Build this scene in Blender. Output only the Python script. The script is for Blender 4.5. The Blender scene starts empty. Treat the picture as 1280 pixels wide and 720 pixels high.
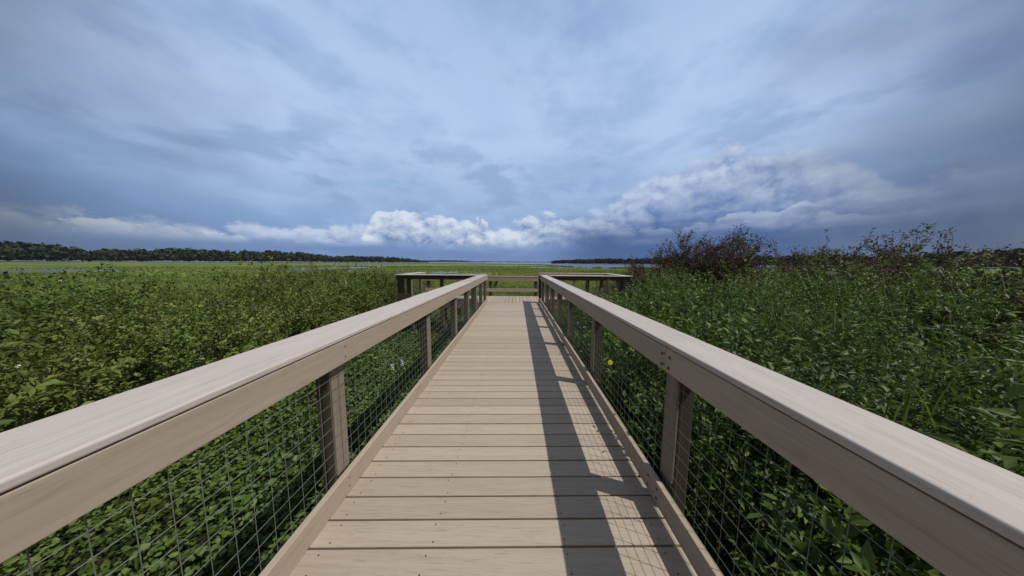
import bpy, math, random
import numpy as np
from mathutils import Matrix, Vector, Euler

rng = np.random.default_rng(11)
random.seed(11)
SC = bpy.context.scene
COL = SC.collection
R = math.radians
H_EYE = 1.51          # eye above the deck (deck top is z = 0)
GROUND = -1.34        # marsh surface
WATER = -1.40

# ------------------------------------------------------------------ helpers
def s2l(r, g, b):
    f = lambda c: c / 12.92 if c <= 0.04045 else ((c + 0.055) / 1.055) ** 2.4
    return (f(r / 255), f(g / 255), f(b / 255), 1)

def tag(o, label=None, cat=None, group=None, kind=None):
    if label: o['label'] = label
    if cat: o['category'] = cat
    if group: o['group'] = group
    if kind: o['kind'] = kind
    return o

def empty(name, loc, rz=0.0):
    o = bpy.data.objects.new(name, None)
    o.empty_display_size = 0.2
    o.location = loc
    o.rotation_euler = (0, 0, rz)
    COL.objects.link(o)
    return o

def link_mesh(name, me, parent=None, loc=(0, 0, 0)):
    o = bpy.data.objects.new(name, me)
    COL.objects.link(o)
    o.location = loc
    if parent: o.parent = parent
    return o

class MB:
    """collects boards, boxes and tubes of ONE mesh (world coordinates)"""
    def __init__(self):
        self.v = []; self.f = []; self.m = []; self.a = []
    def add(self, vs, fs, mi=0, val=None):
        b = len(self.v)
        self.v += [tuple(p) for p in vs]
        self.f += [tuple(b + i for i in f) for f in fs]
        self.m += [mi] * len(fs)
        self.a += [random.random() if val is None else val] * len(vs)
    def board(self, axis, a0, a1, c0, c1, z0, z1, r=0.004, mi=0, seg=2, val=None):
        """rounded timber: runs along axis 'x','y' or 'z'; c and z are its cross-section"""
        prof = []
        for (cx, cz, s) in ((c1 - r, z1 - r, 0), (c0 + r, z1 - r, 1), (c0 + r, z0 + r, 2), (c1 - r, z0 + r, 3)):
            for k in range(seg + 1):
                t = (s + k / seg) * math.pi / 2
                prof.append((cx + r * math.cos(t), cz + r * math.sin(t)))
        n = len(prof)
        vs = []
        e = r * 0.6
        rows = [(a0, e), (a0 + e, 0), (a1 - e, 0), (a1, e)]
        mc, mz = (c0 + c1) / 2, (z0 + z1) / 2
        wc, wz = (c1 - c0) / 2, (z1 - z0) / 2
        for (t, sh) in rows:
            for (c, z) in prof:
                c2 = mc + (c - mc) * (1 - sh / wc); z2 = mz + (z - mz) * (1 - sh / wz)
                if axis == 'x': vs.append((t, c2, z2))
                elif axis == 'y': vs.append((c2, t, z2))
                else: vs.append((c2, z2, t))
        fs = []
        for j in range(3):
            for i in range(n):
                k = (i + 1) % n
                q = (j * n + i, j * n + k, (j + 1) * n + k, (j + 1) * n + i)
                fs.append(q)
        fs.append(tuple(range(n)))
        fs.append(tuple(reversed(range(3 * n, 4 * n))))
        self.add(vs, fs, mi, val)
    def tube(self, pts, rad, n=6, mi=0, val=None, cap=True):
        pts = [Vector(p) for p in pts]
        if not hasattr(rad, '__len__'): rad = [rad] * len(pts)
        vs = []
        for i, p in enumerate(pts):
            d = (pts[min(i + 1, len(pts) - 1)] - pts[max(i - 1, 0)]).normalized()
            up = Vector((0, 0, 1)) if abs(d.z) < 0.9 else Vector((1, 0, 0))
            u = d.cross(up).normalized(); w = d.cross(u)
            for k in range(n):
                t = 2 * math.pi * k / n
                vs.append(p + (u * math.cos(t) + w * math.sin(t)) * rad[i])
        fs = []
        for j in range(len(pts) - 1):
            for k in range(n):
                l = (k + 1) % n
                fs.append((j * n + k, (j + 1) * n + k, (j + 1) * n + l, j * n + l))
        if cap:
            fs.append(tuple(reversed(range(n))))
            fs.append(tuple(range((len(pts) - 1) * n, len(pts) * n)))
        self.add(vs, fs, mi, val)
    def build(self, name, mats, parent=None, smooth=False, origin=None):
        me = bpy.data.meshes.new(name)
        me.from_pydata(self.v, [], self.f)
        if not isinstance(mats, (list, tuple)): mats = [mats]
        for m in mats: me.materials.append(m)
        me.polygons.foreach_set('material_index', self.m)
        at = me.attributes.new('rnd', 'FLOAT', 'POINT')
        at.data.foreach_set('value', self.a)
        import bmesh
        bm = bmesh.new(); bm.from_mesh(me)
        bmesh.ops.recalc_face_normals(bm, faces=bm.faces)
        bm.to_mesh(me); bm.free()
        if smooth: me.polygons.foreach_set('use_smooth', [True] * len(me.polygons))
        o = link_mesh(name, me, parent)
        if parent is not None:
            o.matrix_parent_inverse = Matrix.LocRotScale(parent.location, parent.rotation_euler, None).inverted()
        return o

def np_mesh(name, V, F, mat, rnd=None, parent=None, smooth=False):
    """V (n,3), F (m,k) arrays -> mesh object"""
    me = bpy.data.meshes.new(name)
    n, (m, k) = len(V), F.shape
    me.vertices.add(n); me.vertices.foreach_set('co', np.asarray(V, np.float32).ravel())
    me.loops.add(m * k); me.loops.foreach_set('vertex_index', F.astype(np.int32).ravel())
    me.polygons.add(m)
    me.polygons.foreach_set('loop_start', np.arange(0, m * k, k, dtype=np.int32))
    try: me.polygons.foreach_set('loop_total', np.full(m, k, np.int32))
    except Exception: pass
    if smooth: me.polygons.foreach_set('use_smooth', np.ones(m, bool))
    me.update(calc_edges=True)
    for mm in (mat if isinstance(mat, (list, tuple)) else [mat]): me.materials.append(mm)
    if rnd is not None:
        at = me.attributes.new('rnd', 'FLOAT', 'POINT'); at.data.foreach_set('value', np.asarray(rnd, np.float32))
    o = link_mesh(name, me, parent)
    if parent is not None:
        o.matrix_parent_inverse = Matrix.LocRotScale(parent.location, parent.rotation_euler, None).inverted()
    return o

def vnoise(x, y, seed=0):
    """smooth value noise in numpy, 0..1"""
    xi = np.floor(x).astype(np.int64); yi = np.floor(y).astype(np.int64)
    xf = x - xi; yf = y - yi
    def h(a, b):
        n = (a * 374761393 + b * 668265263 + seed * 1442695041) & 0x7fffffff
        n = ((n ^ (n >> 13)) * 1274126177) & 0x7fffffff
        return ((n ^ (n >> 16)) & 0xffff) / 65535.0
    u = xf * xf * (3 - 2 * xf); v = yf * yf * (3 - 2 * yf)
    return (h(xi, yi) * (1 - u) + h(xi + 1, yi) * u) * (1 - v) + (h(xi, yi + 1) * (1 - u) + h(xi + 1, yi + 1) * u) * v

def fbm(x, y, o=4, seed=0):
    s = 0; a = 0.5; t = 0
    for k in range(o):
        s = s + a * vnoise(x, y, seed + k * 7); t += a; x = x * 2.03 + 5.1; y = y * 2.03 + 1.7; a *= 0.5
    return s / t

def sstep(a, b, x):
    t = np.clip((x - a) / (b - a), 0, 1); return t * t * (3 - 2 * t)

# ------------------------------------------------------------------ materials
class NT:
    """tiny node-graph helper"""
    def __init__(self, tree):
        self.t = tree; self.n = tree.nodes; self.l = tree.links
    def new(self, typ, **kw):
        nd = self.n.new(typ)
        for k, v in kw.items(): setattr(nd, k, v)
        return nd
    def put(self, sock, val):
        if hasattr(val, 'is_linked') or isinstance(val, bpy.types.NodeSocket): self.l.new(val, sock)
        else: sock.default_value = val
    def m(self, op, a, b=0.0, c=0.0, clamp=False):
        nd = self.new('ShaderNodeMath', operation=op, use_clamp=clamp)
        self.put(nd.inputs[0], a); self.put(nd.inputs[1], b)
        if op in ('MULTIPLY_ADD', 'SMOOTH_MIN'): self.put(nd.inputs[2], c)
        return nd.outputs[0]
    def sm(self, x, a, b, lo=0.0, hi=1.0):
        nd = self.new('ShaderNodeMapRange', interpolation_type='SMOOTHSTEP')
        self.put(nd.inputs['Value'], x)
        self.put(nd.inputs['From Min'], a); self.put(nd.inputs['From Max'], b)
        self.put(nd.inputs['To Min'], lo); self.put(nd.inputs['To Max'], hi)
        return nd.outputs['Result']
    def mix(self, f, a, b, mode='MIX'):
        nd = self.new('ShaderNodeMix', data_type='RGBA', blend_type=mode)
        self.put(nd.inputs['Factor'], f); self.put(nd.inputs['A'], a) if False else None
        ca = [s for s in nd.inputs if s.name == 'A' and s.type == 'RGBA'][0]
        cb = [s for s in nd.inputs if s.name == 'B' and s.type == 'RGBA'][0]
        self.put(ca, a); self.put(cb, b)
        return [s for s in nd.outputs if s.type == 'RGBA'][0]
    dim = '3D'
    def noise(self, vec, scale, detail=4, rough=0.5, dist=0.0, lac=2.0):
        nd = self.new('ShaderNodeTexNoise')
        nd.noise_dimensions = self.dim
        self.put(nd.inputs['Vector'], vec)
        nd.inputs['Scale'].default_value = scale; nd.inputs['Detail'].default_value = detail
        nd.inputs['Roughness'].default_value = rough; nd.inputs['Distortion'].default_value = dist
        nd.inputs['Lacunarity'].default_value = lac
        return nd.outputs['Fac']
    def xyz(self, x, y, z=0.0):
        nd = self.new('ShaderNodeCombineXYZ')
        self.put(nd.inputs[0], x); self.put(nd.inputs[1], y); self.put(nd.inputs[2], z)
        return nd.outputs[0]
    def ramp(self, f, stops):
        nd = self.new('ShaderNodeValToRGB')
        e = nd.color_ramp.elements
        while len(e) < len(stops): e.new(0.5)
        for el, (p, c) in zip(e, stops): el.position = p; el.color = c
        self.put(nd.inputs[0], f)
        return nd.outputs[0]

def mat(name):
    m = bpy.data.materials.new(name); m.use_nodes = True
    nt = NT(m.node_tree)
    bs = m.node_tree.nodes['Principled BSDF']
    return m, nt, bs

def attr(nt, name):
    nd = nt.new('ShaderNodeAttribute', attribute_name=name); return nd.outputs['Fac']

def wood_mat(name, col_a, col_b, axis, stain, rough=0.6, bump=0.25, contrast=0.5, streak=0.25):
    """long grain along the axis; a value per board shifts the grain and the tone"""
    m, nt, bs = mat(name)
    tc = nt.new('ShaderNodeTexCoord').outputs['Object']
    sp = nt.new('ShaderNodeSeparateXYZ'); nt.l.new(tc, sp.inputs[0])
    rnd = attr(nt, 'rnd')
    off = nt.m('MULTIPLY', rnd, 37.0)
    st = {'x': (0.9, 26.0, 26.0), 'y': (26.0, 0.9, 26.0), 'z': (26.0, 26.0, 0.9)}[axis]
    v = nt.xyz(nt.m('MULTIPLY_ADD', sp.outputs[0], st[0], off), nt.m('MULTIPLY_ADD', sp.outputs[1], st[1], off), nt.m('MULTIPLY', sp.outputs[2], st[2]))
    g = nt.noise(v, 1.0, 5, 0.62, 1.6)
    fine = nt.noise(v, 5.0, 4, 0.7, 0.4)
    big = nt.noise(nt.xyz(nt.m('ADD', sp.outputs[0], off), nt.m('ADD', sp.outputs[1], off), sp.outputs[2]), 1.7, 5, 0.6)
    f = nt.m('ADD', nt.m('MULTIPLY', g, 0.7), nt.m('MULTIPLY', fine, 0.3))
    c = nt.mix(nt.sm(f, 0.5 - contrast * 0.5, 0.5 + contrast * 0.5), col_a, col_b)
    c = nt.mix(nt.sm(big, 0.5, 0.85, 0, 0.35), c, stain)
    # short dark grain dashes and soft scuffs
    st2 = {'x': (7.0, 150.0, 60.0), 'y': (150.0, 7.0, 60.0), 'z': (150.0, 150.0, 7.0)}[axis]
    wob = nt.m('MULTIPLY', nt.m('SUBTRACT', g, 0.5), 2.2)
    v2 = nt.xyz(nt.m('ADD', nt.m('MULTIPLY_ADD', sp.outputs[0], st2[0], off), wob), nt.m('ADD', nt.m('MULTIPLY_ADD', sp.outputs[1], st2[1], off), wob), nt.m('MULTIPLY', sp.outputs[2], st2[2]))
    dsh = nt.noise(v2, 1.0, 3, 0.7)
    c = nt.mix(nt.sm(dsh, 0.52, 0.68, 0, streak), c, tuple(q * 0.62 for q in stain[:3]) + (1,))
    spk = nt.noise(tc, 55.0, 3, 0.6)
    c = nt.mix(nt.sm(spk, 0.62, 0.78, 0, 0.22), c, stain)
    tone = nt.m('MULTIPLY_ADD', rnd, 0.22, 0.89)
    hsv = nt.new('ShaderNodeHueSaturation'); nt.l.new(tone, hsv.inputs['Value']); nt.l.new(c, hsv.inputs['Color'])
    nt.l.new(hsv.outputs[0], bs.inputs['Base Color'])
    nt.put(bs.inputs['Roughness'], nt.sm(big, 0.2, 0.8, rough - 0.08, rough + 0.12))
    bs.inputs['Specular IOR Level'].default_value = 0.35
    bp = nt.new('ShaderNodeBump'); bp.inputs['Strength'].default_value = bump; bp.inputs['Distance'].default_value = 0.0015
    nt.l.new(f, bp.inputs['Height']); nt.l.new(bp.outputs[0], bs.inputs['Normal'])
    return m

TA, TB, TS = (0.29, 0.235, 0.18, 1), (0.365, 0.30, 0.235, 1), (0.205, 0.168, 0.13, 1)
M = {}
for ax in 'xyz':
    M['tan_' + ax] = wood_mat('tan_composite_' + ax, TA, TB, ax, TS)
    M['cap_' + ax] = wood_mat('cap_composite_' + ax, (0.355, 0.315, 0.285, 1), (0.43, 0.385, 0.35, 1), ax, (0.25, 0.218, 0.19, 1), 0.55, 0.35, 0.5, 0.3)
    M['post_' + ax] = wood_mat('dark_timber_' + ax, (0.042, 0.033, 0.026, 1), (0.085, 0.067, 0.052, 1), ax, (0.04, 0.033, 0.025, 1), 0.75, 0.5)
M['facing'] = wood_mat('sunlit_post_timber', (0.165, 0.13, 0.10, 1), (0.235, 0.19, 0.15, 1), 'z', (0.11, 0.088, 0.07, 1), 0.7, 0.4)  # sunlit post face, painted as a paler timber
M['deck_x'] = wood_mat('deck_boards_x', (0.305, 0.25, 0.192, 1), (0.375, 0.312, 0.244, 1), 'x', (0.24, 0.20, 0.16, 1), 0.6, 0.7, 0.5, 0.42)
M['deck_y'] = wood_mat('deck_boards_y', (0.305, 0.25, 0.192, 1), (0.375, 0.312, 0.244, 1), 'y', (0.24, 0.20, 0.16, 1), 0.6, 0.7, 0.5, 0.42)

def plain(name, col, rough=0.5, metal=0.0, nscale=30.0, var=0.25):
    m, nt, bs = mat(name)
    tc = nt.new('ShaderNodeTexCoord').outputs['Object']
    n = nt.noise(tc, nscale, 4)
    dark = (col[0] * (1 - var), col[1] * (1 - var), col[2] * (1 - var), 1)
    nt.l.new(nt.mix(nt.sm(n, 0.3, 0.7), dark, col), bs.inputs['Base Color'])
    bs.inputs['Roughness'].default_value = rough; bs.inputs['Metallic'].default_value = metal
    return m

M['screw'] = plain('screw_head', (0.06, 0.045, 0.035, 1), 0.5, 0.6, 200)
M['rust'] = plain('rusty_bolt', (0.13, 0.055, 0.035, 1), 0.7, 0.4, 300)
M['wire'] = plain('galvanised_wire', (0.15, 0.17, 0.14, 1), 0.5, 0.2, 60)

def leaf_mat(name, cols, trans=0.25, rough=0.45, spec=0.4, brown=None):
    m, nt, bs = mat(name)
    rnd = attr(nt, 'rnd')
    n = len(cols)
    c = nt.ramp(rnd, [(i / max(1, n - 1), cc) for i, cc in enumerate(cols)])
    tc = nt.new('ShaderNodeTexCoord').outputs['Object']
    big = nt.noise(tc, 0.9, 3)
    hsv = nt.new('ShaderNodeHueSaturation')
    nt.l.new(c, hsv.inputs['Color']); nt.l.new(nt.sm(big, 0.25, 0.75, 0.7, 1.3), hsv.inputs['Value'])
    nt.l.new(nt.sm(big, 0.2, 0.8, 0.485, 0.512), hsv.inputs['Hue'])
    nt.l.new(hsv.outputs[0], bs.inputs['Base Color'])
    bs.inputs['Roughness'].default_value = rough; bs.inputs['Specular IOR Level'].default_value = spec
    tr = nt.new('ShaderNodeBsdfTranslucent')
    h2 = nt.new('ShaderNodeHueSaturation'); h2.inputs['Value'].default_value = 1.3; h2.inputs['Hue'].default_value = 0.485
    nt.l.new(hsv.outputs[0], h2.inputs['Color']); nt.l.new(h2.outputs[0], tr.inputs['Color'])
    mx = nt.new('ShaderNodeMixShader'); mx.inputs[0].default_value = trans
    out = m.node_tree.nodes['Material Output']
    nt.l.new(bs.outputs[0], mx.inputs[1]); nt.l.new(tr.outputs[0], mx.inputs[2]); nt.l.new(mx.outputs[0], out.inputs['Surface'])
    return m

M['leaf_left'] = leaf_mat('shrub_leaf_olive', [(0.0486, 0.0743, 0.0165, 1), (0.0886, 0.1265, 0.0247, 1), (0.1258, 0.1678, 0.033, 1), (0.2146, 0.22, 0.0688, 1)], 0.3, 0.55, 0.25)
M['leaf_right'] = leaf_mat('shrub_leaf_green', [(0.0335, 0.0644, 0.0138, 1), (0.0622, 0.1127, 0.0207, 1), (0.0933, 0.1552, 0.0276, 1), (0.1495, 0.1898, 0.046, 1)], 0.3, 0.52, 0.28)
M['leaf_hya'] = leaf_mat('hyacinth_leaf', [(0.0392, 0.0719, 0.0152, 1), (0.0675, 0.1144, 0.0217, 1), (0.0958, 0.1524, 0.0283, 1), (0.1524, 0.1742, 0.0489, 1)], 0.25, 0.5, 0.3)
M['grass'] = leaf_mat('marsh_grass', [(0.0836, 0.1171, 0.0245, 1), (0.1283, 0.1762, 0.0335, 1), (0.1729, 0.2186, 0.0402, 1), (0.2008, 0.2063, 0.0669, 1)], 0.25, 0.6, 0.2)
M['leaf_brown'] = leaf_mat('dry_bush_leaf', [(0.055, 0.040, 0.030, 1), (0.115, 0.075, 0.055, 1), (0.09, 0.07, 0.045, 1), (0.07, 0.08, 0.03, 1)], 0.15, 0.6, 0.2)
M['leaf_far'] = leaf_mat('far_wood_leaf', [(0.016, 0.027, 0.013, 1), (0.026, 0.040, 0.018, 1), (0.040, 0.055, 0.024, 1)], 0.0, 0.7, 0.1)
M['twig'] = plain('reddish_twig', (0.10, 0.062, 0.045, 1), 0.8, 0, 12, 0.4)
M['stem'] = plain('shrub_stem', (0.085, 0.065, 0.045, 1), 0.8, 0, 12, 0.4)
M['yellow'] = plain('yellow_petal', (0.85, 0.72, 0.04, 1), 0.5, 0, 80, 0.15)
M['ycentre'] = plain('flower_centre', (0.70, 0.52, 0.03, 1), 0.7, 0, 80)
M['lilac'] = plain('lilac_petal', (0.52, 0.54, 0.68, 1), 0.5, 0, 80, 0.2)
M['green_stem'] = plain('green_stem', (0.06, 0.12, 0.03, 1), 0.6, 0, 40)

# marsh ground
m, nt, bs = mat('marsh_ground')
tc = nt.new('ShaderNodeTexCoord').outputs['Object']
sp = nt.new('ShaderNodeSeparateXYZ'); nt.l.new(tc, sp.inputs[0])
vv = nt.xyz(nt.m('MULTIPLY', sp.outputs[0], 0.35), sp.outputs[1])
n1 = nt.noise(vv, 0.05, 6, 0.6, 0.4); n2 = nt.noise(vv, 0.6, 5, 0.65); n3 = nt.noise(tc, 4.0, 4, 0.7)
c = nt.mix(nt.sm(n1, 0.40, 0.56), (0.050, 0.088, 0.022, 1), (0.150, 0.192, 0.036, 1))
c = nt.mix(nt.sm(n2, 0.52, 0.72, 0, 0.65), c, (0.10, 0.105, 0.042, 1))
c = nt.mix(nt.sm(n3, 0.45, 0.7, 0, 0.5), c, (0.035, 0.06, 0.015, 1))
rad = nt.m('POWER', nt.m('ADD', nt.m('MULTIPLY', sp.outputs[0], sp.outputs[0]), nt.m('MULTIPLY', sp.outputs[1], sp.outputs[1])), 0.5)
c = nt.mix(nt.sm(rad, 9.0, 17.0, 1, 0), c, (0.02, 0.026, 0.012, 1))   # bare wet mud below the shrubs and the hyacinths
nt.l.new(c, bs.inputs['Base Color']); bs.inputs['Roughness'].default_value = 0.85; bs.inputs['Specular IOR Level'].default_value = 0.15
bp = nt.new('ShaderNodeBump'); bp.inputs['Strength'].default_value = 0.8; bp.inputs['Distance'].default_value = 0.25
nt.l.new(n3, bp.inputs['Height']); nt.l.new(bp.outputs[0], bs.inputs['Normal'])
M['marsh'] = m

# water
m, nt, bs = mat('lake_water')
tc = nt.new('ShaderNodeTexCoord').outputs['Object']
bs.inputs['Base Color'].default_value = (0.045, 0.055, 0.06, 1)
bs.inputs['Roughness'].default_value = 0.22; bs.inputs['IOR'].default_value = 1.33
w = nt.noise(tc, 1.3, 5, 0.6, 0.3)
bp = nt.new('ShaderNodeBump'); bp.inputs['Strength'].default_value = 0.7; bp.inputs['Distance'].default_value = 0.12
nt.l.new(w, bp.inputs['Height']); nt.l.new(bp.outputs[0], bs.inputs['Normal'])
M['water'] = m

# ------------------------------------------------------------------ camera
F_PX = 312.0
cam_d = bpy.data.cameras.new('camera'); cam = bpy.data.objects.new('camera', cam_d); COL.objects.link(cam)
cam_d.sensor_fit = 'HORIZONTAL'; cam_d.sensor_width = 36.0; cam_d.lens = 36.0 * F_PX / 1280.0
cam_d.clip_start = 0.02; cam_d.clip_end = 60000
PITCH = math.atan(32 / F_PX); YAW = math.atan(5.5 / F_PX * math.cos(PITCH))
cam.matrix_world = Matrix.Translation((0, 0, H_EYE)) @ Matrix.Rotation(YAW, 4, 'Z') @ Matrix.Rotation(R(90) - PITCH, 4, 'X') @ Matrix.Rotation(R(0.35), 4, 'Z')
SC.camera = cam

# ------------------------------------------------------------------ light
SUN_EL = R(57.2); SH = Vector((-1.0, 0.34, 0)).normalized()      # shadows fall to the left and a little away
sd = bpy.data.lights.new('sun', 'SUN'); sd.energy = 3.95; sd.angle = R(0.45); sd.color = (1.0, 0.955, 0.885)
so = bpy.data.objects.new('sun', sd); COL.objects.link(so)
ray = Vector((SH.x * math.cos(SUN_EL), SH.y * math.cos(SUN_EL), -math.sin(SUN_EL)))
so.rotation_euler = ray.to_track_quat('-Z', 'Y').to_euler()
so.location = (6, -3, 12)

# ------------------------------------------------------------------ sky (world)
W = bpy.data.worlds.new('World'); SC.world = W; W.use_nodes = True
nt = NT(W.node_tree); nt.dim = '2D'; bg = W.node_tree.nodes['Background']
sky = nt.new('ShaderNodeTexSky', sky_type='NISHITA'); sky.sun_disc = False
sky.sun_elevation = SUN_EL; sky.sun_rotation = math.atan2(-SH.x, -SH.y)   # azimuth of the sun, clockwise from +Y
d = nt.new('ShaderNodeTexCoord').outputs['Generated']
nrm = nt.new('ShaderNodeVectorMath', operation='NORMALIZE'); nt.l.new(d, nrm.inputs[0])
sp = nt.new('ShaderNodeSeparateXYZ'); nt.l.new(nrm.outputs[0], sp.inputs[0])
el = nt.m('MULTIPLY', nt.m('ARCSINE', sp.outputs[2]), 57.2958)
az = nt.m('MULTIPLY', nt.m('ARCTAN2', sp.outputs[0], sp.outputs[1]), 57.2958)
SK = 10.0   # background strength is 0.1
def L(r, g, b):
    c = s2l(r, g, b); return (c[0], c[1], c[2], 1)
# veil of high cloud: tone by elevation
eln = nt.m('DIVIDE', el, 60.0, clamp=True)
base = nt.ramp(eln, [(0.0, L(98, 131, 184)), (0.07, L(112, 146, 197)), (0.16, L(145, 174, 214)), (0.28, L(173, 198, 232)), (0.40, L(185, 208, 241)), (0.56, L(181, 206, 240)), (0.74, L(160, 187, 224)), (1.0, L(120, 148, 192))])
# wispy mottling of the veil
pv = nt.xyz(nt.m('MULTIPLY', az, 0.035), nt.m('MULTIPLY', el, 0.085), 3.1)
n1 = nt.noise(pv, 1.0, 6, 0.52, 0.15)
pv2 = nt.xyz(nt.m('MULTIPLY_ADD', el, 0.05, nt.m('MULTIPLY', az, 0.05)), nt.m('MULTIPLY_ADD', el, 0.10, nt.m('MULTIPLY', az, -0.03)), 8.4)
n2 = nt.noise(pv2, 1.3, 5, 0.55, 0.0)
veil = nt.mix(nt.sm(n1, 0.48, 0.72, 0, 0.55), base, L(176, 201, 238))
veil = nt.mix(nt.sm(n1, 0.48, 0.25, 0, 0.40), veil, L(118, 151, 204))
veil = nt.mix(nt.sm(n2, 0.5, 0.75, 0, 0.30), veil, L(130, 160, 207))
# a greyer, darker deck between 10 and 26 degrees
pd = nt.xyz(nt.m('MULTIPLY', az, 0.06), nt.m('MULTIPLY', el, 0.16), 5.7)
nd_ = nt.noise(pd, 1.0, 6, 0.55, 0.25)
band = nt.m('MULTIPLY', nt.sm(el, 7, 13), nt.sm(el, 29, 19))
gray = nt.m('MULTIPLY', band, nt.sm(nd_, 0.46, 0.66))
veil = nt.mix(nt.m('MULTIPLY', gray, 0.5), veil, L(122, 150, 196))
lite = nt.m('MULTIPLY', band, nt.sm(nd_, 0.42, 0.28))
veil = nt.mix(nt.m('MULTIPLY', lite, 0.45), veil, L(178, 198, 230))

def billow(oa, oe, seed):
    a = nt.m('ADD', az, oa); e = nt.m('ADD', el, oe)
    p = nt.xyz(nt.m('MULTIPLY_ADD', a, 0.150, seed * 3.7), nt.m('MULTIPLY', e, 0.215), 0.0)
    wn = nt.new('ShaderNodeTexNoise', noise_dimensions='2D'); wn.inputs['Scale'].default_value = 1.4; wn.inputs['Detail'].default_value = 5
    wn.inputs['Roughness'].default_value = 0.6
    nt.l.new(p, wn.inputs['Vector'])
    dv = nt.new('ShaderNodeVectorMath', operation='MULTIPLY_ADD'); nt.l.new(wn.outputs['Color'], dv.inputs[0])
    dv.inputs[1].default_value = (0.75, 0.75, 0); nt.l.new(p, dv.inputs[2])
    vo = nt.new('ShaderNodeTexVoronoi', feature='F1', normalize=True, voronoi_dimensions='2D')
    vo.inputs['Scale'].default_value = 1.0; vo.inputs['Detail'].default_value = 3; vo.inputs['Roughness'].default_value = 0.5
    vo.inputs['Lacunarity'].default_value = 2.3
    nt.l.new(dv.outputs[0], vo.inputs['Vector'])
    q = nt.m('MULTIPLY', vo.outputs['Distance'], vo.outputs['Distance'])
    return nt.m('ADD', nt.m('SUBTRACT', 0.78, nt.m('MULTIPLY', q, 1.6)), nt.m('MULTIPLY_ADD', wn.outputs['Fac'], 0.5, -0.25))
def cumulus(col, top, bottom, seed, light, dark, amp=4.5, op=1.0, soft=0.9, dark_h=5.0, relief_k=1.2):
    b0 = billow(0.0, 0.0, seed); b1 = billow(0.8, 1.1, seed)
    dens = nt.m('SUBTRACT', nt.m('MULTIPLY_ADD', nt.m('SUBTRACT', b0, 0.5), amp, top), el)
    a = nt.m('MULTIPLY', nt.sm(dens, 0.0, soft), nt.sm(el, bottom, bottom + 2.6))
    relief = nt.m('MULTIPLY', nt.m('SUBTRACT', b0, b1), relief_k)
    hgt = nt.sm(dens, dark_h * 1.6, 0.2)
    lit = nt.m('MULTIPLY_ADD', hgt, 0.72, relief)
    lit = nt.m('MULTIPLY_ADD', nt.m('SUBTRACT', b0, 0.45), 0.45, lit, clamp=True)
    cc = nt.mix(lit, dark, light)
    return nt.mix(nt.m('MULTIPLY', a, op), col, cc), a
topn = nt.noise(nt.xyz(nt.m('MULTIPLY', az, 0.05), 1.3, 0.0), 1.0, 3, 0.5)
# soft grey cloud rising on the right, its edge bright
rise = nt.sm(az, 12, 34); wing = nt.sm(az, 58, 38)
t1 = nt.m('ADD', nt.m('MULTIPLY_ADD', topn, 5.0, 7.2), nt.m('MULTIPLY', nt.m('MULTIPLY', rise, wing), 8.5))
t1 = nt.m('SUBTRACT', t1, nt.sm(az, 2, -8, 0, 4.0))
c1, a1 = cumulus(veil, t1, 2.0, 2.2, L(194, 208, 233), L(100, 129, 182), 7.0, 0.94, 2.0, 9.0, 1.5)
# crisp bank along the horizon on the left, running into it
topm = nt.noise(nt.xyz(nt.m('MULTIPLY', az, 0.11), 7.7, 0.0), 1.0, 2, 0.5)
t2 = nt.m('MULTIPLY_ADD', topm, 4.0, 7.4)
t2 = nt.m('SUBTRACT', t2, nt.sm(az, -28, -33, 0, 6.0))
t2 = nt.m('SUBTRACT', t2, nt.m('MULTIPLY', nt.sm(az, -9, -5), nt.sm(az, 3, -2, 0, 2.2)))
t2 = nt.m('SUBTRACT', t2, nt.sm(az, 6, 26, 0, 2.5))
c2, a2 = cumulus(c1, t2, 2.2, 9.1, nt.mix(nt.sm(az, -6, 12), L(216, 225, 240), L(196, 210, 233)), L(100, 131, 182), 5.2, 0.96, 0.6, 6.0, 2.1)
# low grey strip, and the dark rain below the cloud on the right
pr = nt.noise(nt.xyz(nt.m('MULTIPLY', az, 0.05), nt.m('MULTIPLY', el, 0.5), 1.0), 1.0, 4, 0.5)
strip = nt.m('MULTIPLY', nt.sm(el, 4.6, 2.2), nt.sm(pr, 0.35, 0.65, 0.45, 0.95))
c3 = nt.mix(strip, c2, L(100, 132, 185))
rain = nt.m('MULTIPLY', nt.m('MULTIPLY', nt.sm(az, 3, 20), nt.sm(nt.m('MULTIPLY_ADD', pr, 6.0, el), 15.0, 6.0)), 0.95)
c3 = nt.mix(rain, c3, L(52, 84, 142))
# invented dark cloud, added to darken the sky at far left and far right
stn = nt.noise(nt.xyz(nt.m('MULTIPLY', az, 0.034), nt.m('MULTIPLY', el, 0.06), 4.0), 1.0, 6, 0.54, 0.2)
stm = nt.noise(nt.xyz(nt.m('MULTIPLY_ADD', az, 0.02, 7.0), nt.m('MULTIPLY', el, 0.03), 0.0), 1.0, 3, 0.5)
aab = nt.m('ABSOLUTE', nt.m('ADD', az, 0.5))
edge = nt.m('ADD', nt.m('MULTIPLY_ADD', nt.m('SUBTRACT', stn, 0.5), 26.0, aab), nt.m('MULTIPLY_ADD', nt.m('SUBTRACT', stm, 0.5), 30.0, nt.m('MULTIPLY', el, -0.12)))
side_dark = nt.m('MULTIPLY', nt.sm(edge, 39.0, 66.0), nt.sm(sp.outputs[1], -0.35, 0.1))
stc = nt.mix(nt.sm(stn, 0.33, 0.68), L(56, 70, 97), L(98, 116, 148))
c4 = nt.mix(nt.m('MULTIPLY', side_dark, 0.93), c3, stc)
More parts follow.
